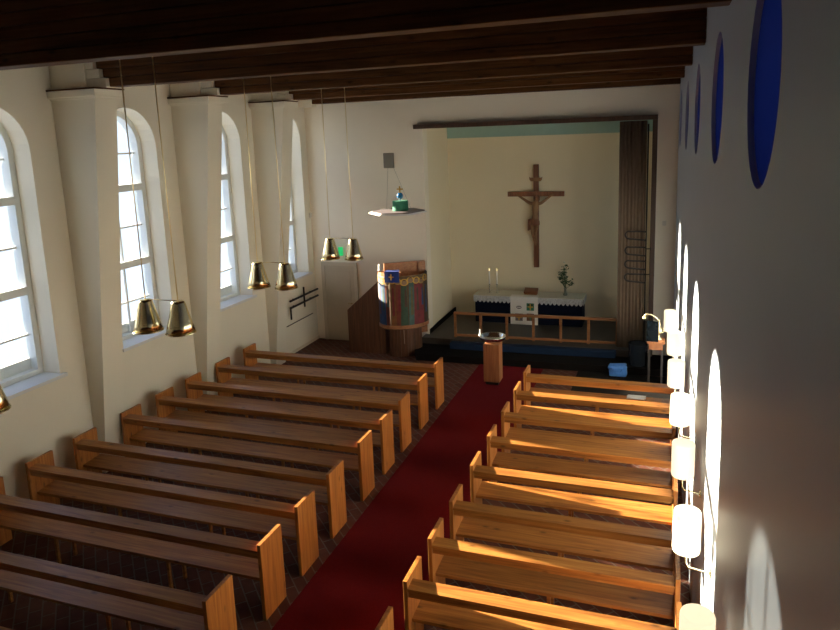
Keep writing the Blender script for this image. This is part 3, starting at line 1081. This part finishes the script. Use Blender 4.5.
sh = shell.build('painted_front', slots, t, fix=False)
sh['label'] = 'curved front painted with haloed robed figures'
rim = MB()
for z0, z1, of in ((Z0 - 0.07, Z0 + 0.01, 0.015), ):
    for k in range(NS):
        q = [drum(k / NS, of), drum((k + 1) / NS, of), drum((k + 1) / NS, -0.035), drum(k / NS, -0.035)]
        rim.prism([(*p, z0) for p in q], (0, 0, z1 - z0))
rim.build('rim', 'pulpit_light', t)
fl_ = MB()
fl_.prism([(*drum(k / NS, -0.02), Z0 - 0.10) for k in range(NS + 1)], (0, 0, 0.10))
fl_.build('platform', 'pulpit', t)
cl = MB()
a, b = drum(0.0, 0.0), drum(1.0, 0.0)
dx, dy = -math.cos(PN) * 0.06, -math.sin(PN) * 0.06
cl.prism([(b[0], b[1], 0.45), (b[0] + dx, b[1] + dy, 0.45), (a[0] * 0.15 + b[0] * 0.85 + dx, a[1] * 0.15 + b[1] * 0.85 + dy, 0.45), (a[0] * 0.15 + b[0] * 0.85, a[1] * 0.15 + b[1] * 0.85, 0.45)], (0, 0, 1.74))
cl.build('side_panel', 'pulpit_light', t)
bb = MB()
q0, q1 = (a[0] * 0.85 + b[0] * 0.15, a[1] * 0.85 + b[1] * 0.15), b
bb.prism([(q0[0] + dx, q0[1] + dy, Z0), (q1[0] + dx, q1[1] + dy, Z0), (q1[0] + 2 * dx, q1[1] + 2 * dy, Z0), (q0[0] + 2 * dx, q0[1] + 2 * dy, Z0)], (0, 0, 1.40))
bb.build('back_panel', 'pulpit_light', t)
ps = MB()
for k in range(12):
    th0, th1 = 0.12 + 0.76 * k / 12, 0.12 + 0.76 * (k + 1) / 12 - 0.004
    q = [drum(th0, -0.16), drum(th1, -0.16), drum(th1, -0.21), drum(th0, -0.21)]
    ps.prism([(*p, 0.0) for p in q], (0, 0, Z0 - 0.09))
ps.build('base', 'pulpit', t)
dk = MB()
for th0, th1 in ((0.02, 0.12), (0.12, 0.22), (0.22, 0.32), (0.32, 0.42)):
    q = [drum(th0, 0.005), drum(th1, 0.005), drum(th1, -0.14), drum(th0, -0.14)]
    dk.prism([(*p, Z1) for p in q], (0, 0, 0.088))
dk.build('book_desk', 'pulpit_light', t)
sw = MB()
yy = 14.72 - PCY
X0, X1 = -3.20 - PCX, -2.22 - PCX
nb = 9
for k in range(nb):
    xa, xb = X0 + (X1 - X0) * k / nb, X0 + (X1 - X0) * (k + 1) / nb - 0.004
    zt = lambda x: 1.05 + (min(x, X1) - X0) / (X1 - X0) * 0.86
    sw.prism([(xa, yy, 0), (xb, yy, 0), (xb, yy, zt(xb)), (xa, yy, zt(xa))], (0, 0.045, 0))
sw.build('stair_wall', 'pulpit', t)
sp = MB()
for k in range(4):
    sp.box(X0 + 0.05 + 0.22 * k, X1, yy + 0.05, yy + 0.75, 0.18 * k, 0.18 * (k + 1))
sp.build('stair', 'pulpit', t)

pc = thing('pulpit_cloth', 'royal blue cloth with a gold cross hung over the pulpit edge', 'cloth', (PCX, PCY, 2.06))
pm = MB()
for th0, th1 in ((0.20, 0.25), (0.25, 0.30), (0.30, 0.35), (0.35, 0.40)):
    a, b = drum(th0, 0.030), drum(th1, 0.030)
    pm.face([(*a, 0.04), (*b, 0.04), (*b, -0.22), (*a, -0.22)])
    a2, b2 = drum(th0, -0.12), drum(th1, -0.12)
    pm.face([(*a, 0.04), (*b, 0.04), (*b2, 0.05), (*a2, 0.05)])
bmesh.ops.remove_doubles(pm.bm, verts=pm.bm.verts, dist=1e-4)
po = pm.build('cloth_panel', 'royal', pc)
sm = po.modifiers.new('thickness', 'SOLIDIFY')
sm.thickness = 0.006
em = MB()
for th0, th1, z0, z1 in ((0.292, 0.308, -0.16, -0.02), (0.268, 0.332, -0.098, -0.078)):
    a, b = drum(th0, 0.040), drum(th1, 0.040)
    em.prism([(*a, z0), (*b, z0), (*b, z1), (*a, z1)], (math.cos(PN) * 0.004, math.sin(PN) * 0.004, 0))
em.build('cross_emblem', 'gold_paint', pc)
a = drum(0.06, -0.02)
t = thing('pulpit_candle', 'short white candle standing on the left edge of the pulpit', 'candle', (PCX + a[0], PCY + a[1], 2.062))
MB().lathe([(0.05, 0), (0.05, 0.02), (0.03, 0.03), (0.03, 0.16), (0.006, 0.165)], seg=14).build('wax', 'candle', t)
MB().lathe([(0.06, 0.0), (0.062, 0.03), (0.055, 0.03)], seg=14).build('holder', 'silver', t)

# sounding board above the pulpit, with its crown
t = thing('sounding_board', 'flat white-edged board hung above the pulpit with a green crown', 'canopy', (-1.72, 14.55, 3.43))
hb = MB()
hexp = [(0.66 * math.cos(PI / 3 * k + 0.26), 0.66 * math.sin(PI / 3 * k + 0.26), 0.0) for k in range(6)]
hb.prism(hexp, (0, 0, 0.03))
hb.build('board_edge', 'white_board', t)
hb = MB()
hb.prism([(p[0] * 0.93, p[1] * 0.93, 0.03) for p in hexp], (0, 0, 0.022))
hb.build('board_top', 'board_dark', t)
MB().lathe([(0.17, 0.05), (0.18, 0.06), (0.175, 0.27), (0.165, 0.28)], c=(0.07, 0, 0), seg=20).build('crown', 'green', t)
MB().ball((0.07, 0, 0.385), 0.075).tube([(0.07, 0, 0.27), (0.07, 0, 0.33)], 0.02).build('orb', 'orb_blue', t)
go = MB()
go.box(0.055, 0.085, -0.012, 0.012, 0.455, 0.60)
go.box(0.0, 0.14, -0.012, 0.012, 0.52, 0.55)
go.build('cross_finial', 'gold_paint', t)
wr = MB()
for dx_, dy_ in ((-0.35, 0.2), (0.25, 0.25)):
    wr.tube([(dx_, dy_, 0.03), (-0.53 + dx_ * 0.2, 1.02, 1.02)], 0.0025, 5)
wr.build('hanging_wire', 'grey_plate', t)
t = MB().box(-0.135, 0.135, -0.03, -0.001, -0.18, 0.18, 0.012).build('wall_speaker', 'grey_plate', loc=(-2.30, YB, 4.57))
tag(t, 'small grey box fixed on the back wall above the sounding board', 'speaker')

# ------------------------------------------------------------------ back-left corner
t = struct(bpy.data.objects.new('door_1', None))
C.objects.link(t)
t.location = (-3.78, YB, 0)
dm = MB()
dm.box(-0.41, 0.41, -0.03, -0.002, 0.0, 1.96, 0.004)
dm.build('door_leaf', 'door', t)
MB().box(-0.30, 0.30, -0.042, -0.03, 0.14, 1.82, 0.006).build('door_panel', 'door', t)
dt = MB()
dt.box(-0.50, -0.41, -0.05, -0.002, 0.0, 2.05, 0.006)
dt.box(0.41, 0.50, -0.05, -0.002, 0.0, 2.05, 0.006)
dt.box(-0.41, 0.41, -0.05, -0.002, 1.96, 2.05, 0.006)
dt.build('door_frame', 'door_trim', t)
MB().tube([(0.33, -0.03, 1.0), (0.33, -0.07, 1.0), (0.23, -0.07, 1.0)], 0.01).build('door_handle', 'brass', t)
t = thing('exit_sign', 'small glowing green exit sign above the cream door', 'sign', (-3.71, YB, 2.33))
MB().box(-0.055, 0.055, -0.06, -0.001, -0.11, 0.11, 0.008).build('sign_panel', 'exit_green', t)
t = tag(MB().box(0.001, 0.06, -0.05, 0.05, -0.06, 0.06, 0.015).build('motion_sensor', 'sensor', loc=(XL, 15.52, 3.25)), 'tiny white sensor high on the left wall near the corner', 'sensor')
t = tag(MB().box(-0.04, 0.04, -0.05, -0.001, -0.05, 0.05, 0.012).build('motion_sensor', 'sensor', loc=(3.98, YB, 3.1)), 'tiny white sensor on the back wall right of the curtain', 'sensor')

t = thing('coat_rail', 'black iron double rail with an upright crossbar on the left wall', 'rail', (XL, 14.15, 0.75))
for z in (0.59, 0.42):
    MB().tube([(0.08, 0.0, z), (0.08, 1.40, z)], 0.027, 8).build('bar', 'iron', t)
MB().tube([(0.095, 0.66, 0.30), (0.095, 0.66, 0.80)], 0.022, 8).build('upright', 'iron', t)
MB().tube([(0.08, 0.0, 0.42), (0.08, 0.0, 0.14)], 0.022, 8).build('leg', 'iron', t)
for y in (0.25, 1.1):
    for z in (0.59, 0.42):
        MB().tube([(0.0, y, z), (0.08, y, z)], 0.010, 6).build('bracket', 'iron', t)
t = tag(MB().tube([(0.012, -0.12, 0.0), (0.012, 1.20, 0.0)], 0.011, 6).build('wall_strip', 'iron', loc=(XL, 14.15, 0.74)), 'thin dark strip along the left wall under the iron rail', 'strip')

# ------------------------------------------------------------------ baptismal font at the head of the aisle
t = thing('baptismal_font', 'wooden pedestal with a shiny silver bowl at the aisle end', 'font', (0.70, 13.42, 0.012))
MB().box(-0.165, 0.165, -0.16, 0.16, 0.06, 0.86, 0.012).build('pedestal', 'stool_wood', t)
MB().box(-0.13, 0.13, -0.13, 0.13, 0.0, 0.06).build('plinth', 'iron', t)
MB().lathe([(0.07, 0.86), (0.09, 0.875), (0.18, 0.90), (0.25, 0.95), (0.272, 1.00), (0.278, 1.012), (0.268, 1.016), (0.256, 1.005), (0.235, 0.955), (0.17, 0.915), (0.02, 0.90)], seg=36).build('bowl', 'silver', t)
t = thing('font_candle', 'small white candle standing on the rim side of the silver bowl', 'candle', (0.437, 13.42, 1.014))
MB().lathe([(0.035, 0.0), (0.035, 0.012), (0.018, 0.02), (0.017, 0.13), (0.004, 0.133)], seg=12).build('wax', 'candle', t)

# ------------------------------------------------------------------ things at the right of the chancel step
t = thing('blue_bag', 'bright blue folded bag on the floor before the dark step', 'bag', (3.13, 14.45, 0.010))
bg = MB().box(-0.18, 0.18, -0.11, 0.11, 0.0, 0.25, 0.05)
for v in bg.bm.verts:
    v.co.z *= 1 + 0.08 * math.sin(v.co.x * 18)
    v.co.x += 0.015 * math.sin(v.co.z * 30)
bg.build('body', 'blue_bag', t)
MB().box(-0.19, 0.19, -0.118, 0.03, 0.17, 0.215, 0.015).build('flap', 'blue_bag', t)
MB().tube([(-0.1, -0.13, 0.19), (-0.06, -0.16, 0.13), (0.06, -0.16, 0.13), (0.1, -0.13, 0.19)], 0.012).build('handle', 'blue_bag', t)
t = thing('dark_bin', 'short glossy dark round bin on the step beside the bright blue bag', 'bin', (3.52, 14.86, 0.15))
MB().lathe([(0.185, 0.0), (0.19, 0.02), (0.200, 0.45), (0.205, 0.465), (0.195, 0.47), (0.18, 0.05)], seg=28).build('barrel', 'bin', t)
MB().lathe([(0.203, 0.45), (0.211, 0.462), (0.203, 0.476), (0.190, 0.468)], seg=28, cap=False).build('rim', 'bin', t)
t = thing('side_table', 'small reddish wooden table below the brass candle holder', 'table', (3.88, 13.98, 0.010))
MB().box(-0.17, 0.17, -0.18, 0.18, 0.93, 0.97, 0.006).build('table_top', 'stool_wood', t)
MB().box(-0.13, 0.13, -0.14, 0.14, 0.80, 0.93).build('apron', 'stool_wood', t)
for sx in (-0.12, 0.12):
    for sy in (-0.13, 0.13):
        MB().box(sx - 0.02, sx + 0.02, sy - 0.02, sy + 0.02, 0.0, 0.80).build('leg', 'iron', t)
t = thing('candle_holder', 'ornate gilded candle holder with a curved arm on the small table', 'candle holder', (3.93, 14.03, 0.98))
ch = MB()
ch.lathe([(0.07, 0), (0.065, 0.015), (0.02, 0.04), (0.018, 0.10), (0.05, 0.14), (0.055, 0.19), (0.02, 0.24), (0.03, 0.30), (0.014, 0.36), (0.02, 0.40)], seg=16)
ch.build('stem', 'gold', t)
arm = MB()
arm.tube([(0, 0, 0.38), (-0.06, -0.01, 0.44), (-0.15, -0.02, 0.50), (-0.24, -0.03, 0.51), (-0.28, -0.03, 0.46)], 0.016, 8)
arm.lathe([(0.02, 0.40), (0.035, 0.42), (0.03, 0.46)], c=(-0.28, -0.03, 0.0), seg=12)
arm.build('arm', 'gold', t)
cr = MB()
for k in range(6):
    a = 2 * PI * k / 6
    cr.tube([(0.02 * math.cos(a), 0.02 * math.sin(a), 0.12), (0.10 * math.cos(a), 0.10 * math.sin(a), 0.16), (0.075 * math.cos(a), 0.075 * math.sin(a), 0.24)], 0.011, 6)
cr.build('scroll', 'gold', t)
t = thing('glass_plaque', 'dark upright glass plaque leaning beside the gilded candle holder', 'plaque', (3.815, 13.84, 0.98))
MB().prism([(-0.11, 0, 0.0), (0.11, -0.02, 0.0), (0.11, 0.05, 0.40), (-0.11, 0.07, 0.40)], (0, 0.018, 0)).build('glass', 'dark_panel', t)
t = thing('paper_stack', 'small white stack of papers on the front pew seat', 'paper', (3.58, 12.08, 0.465))
for k in range(3):
    MB().box(-0.15 + 0.01 * k, 0.15 + 0.01 * k, -0.085, 0.08, 0.006 * k, 0.006 * (k + 1) - 0.0005).build('sheet', 'paper', t)
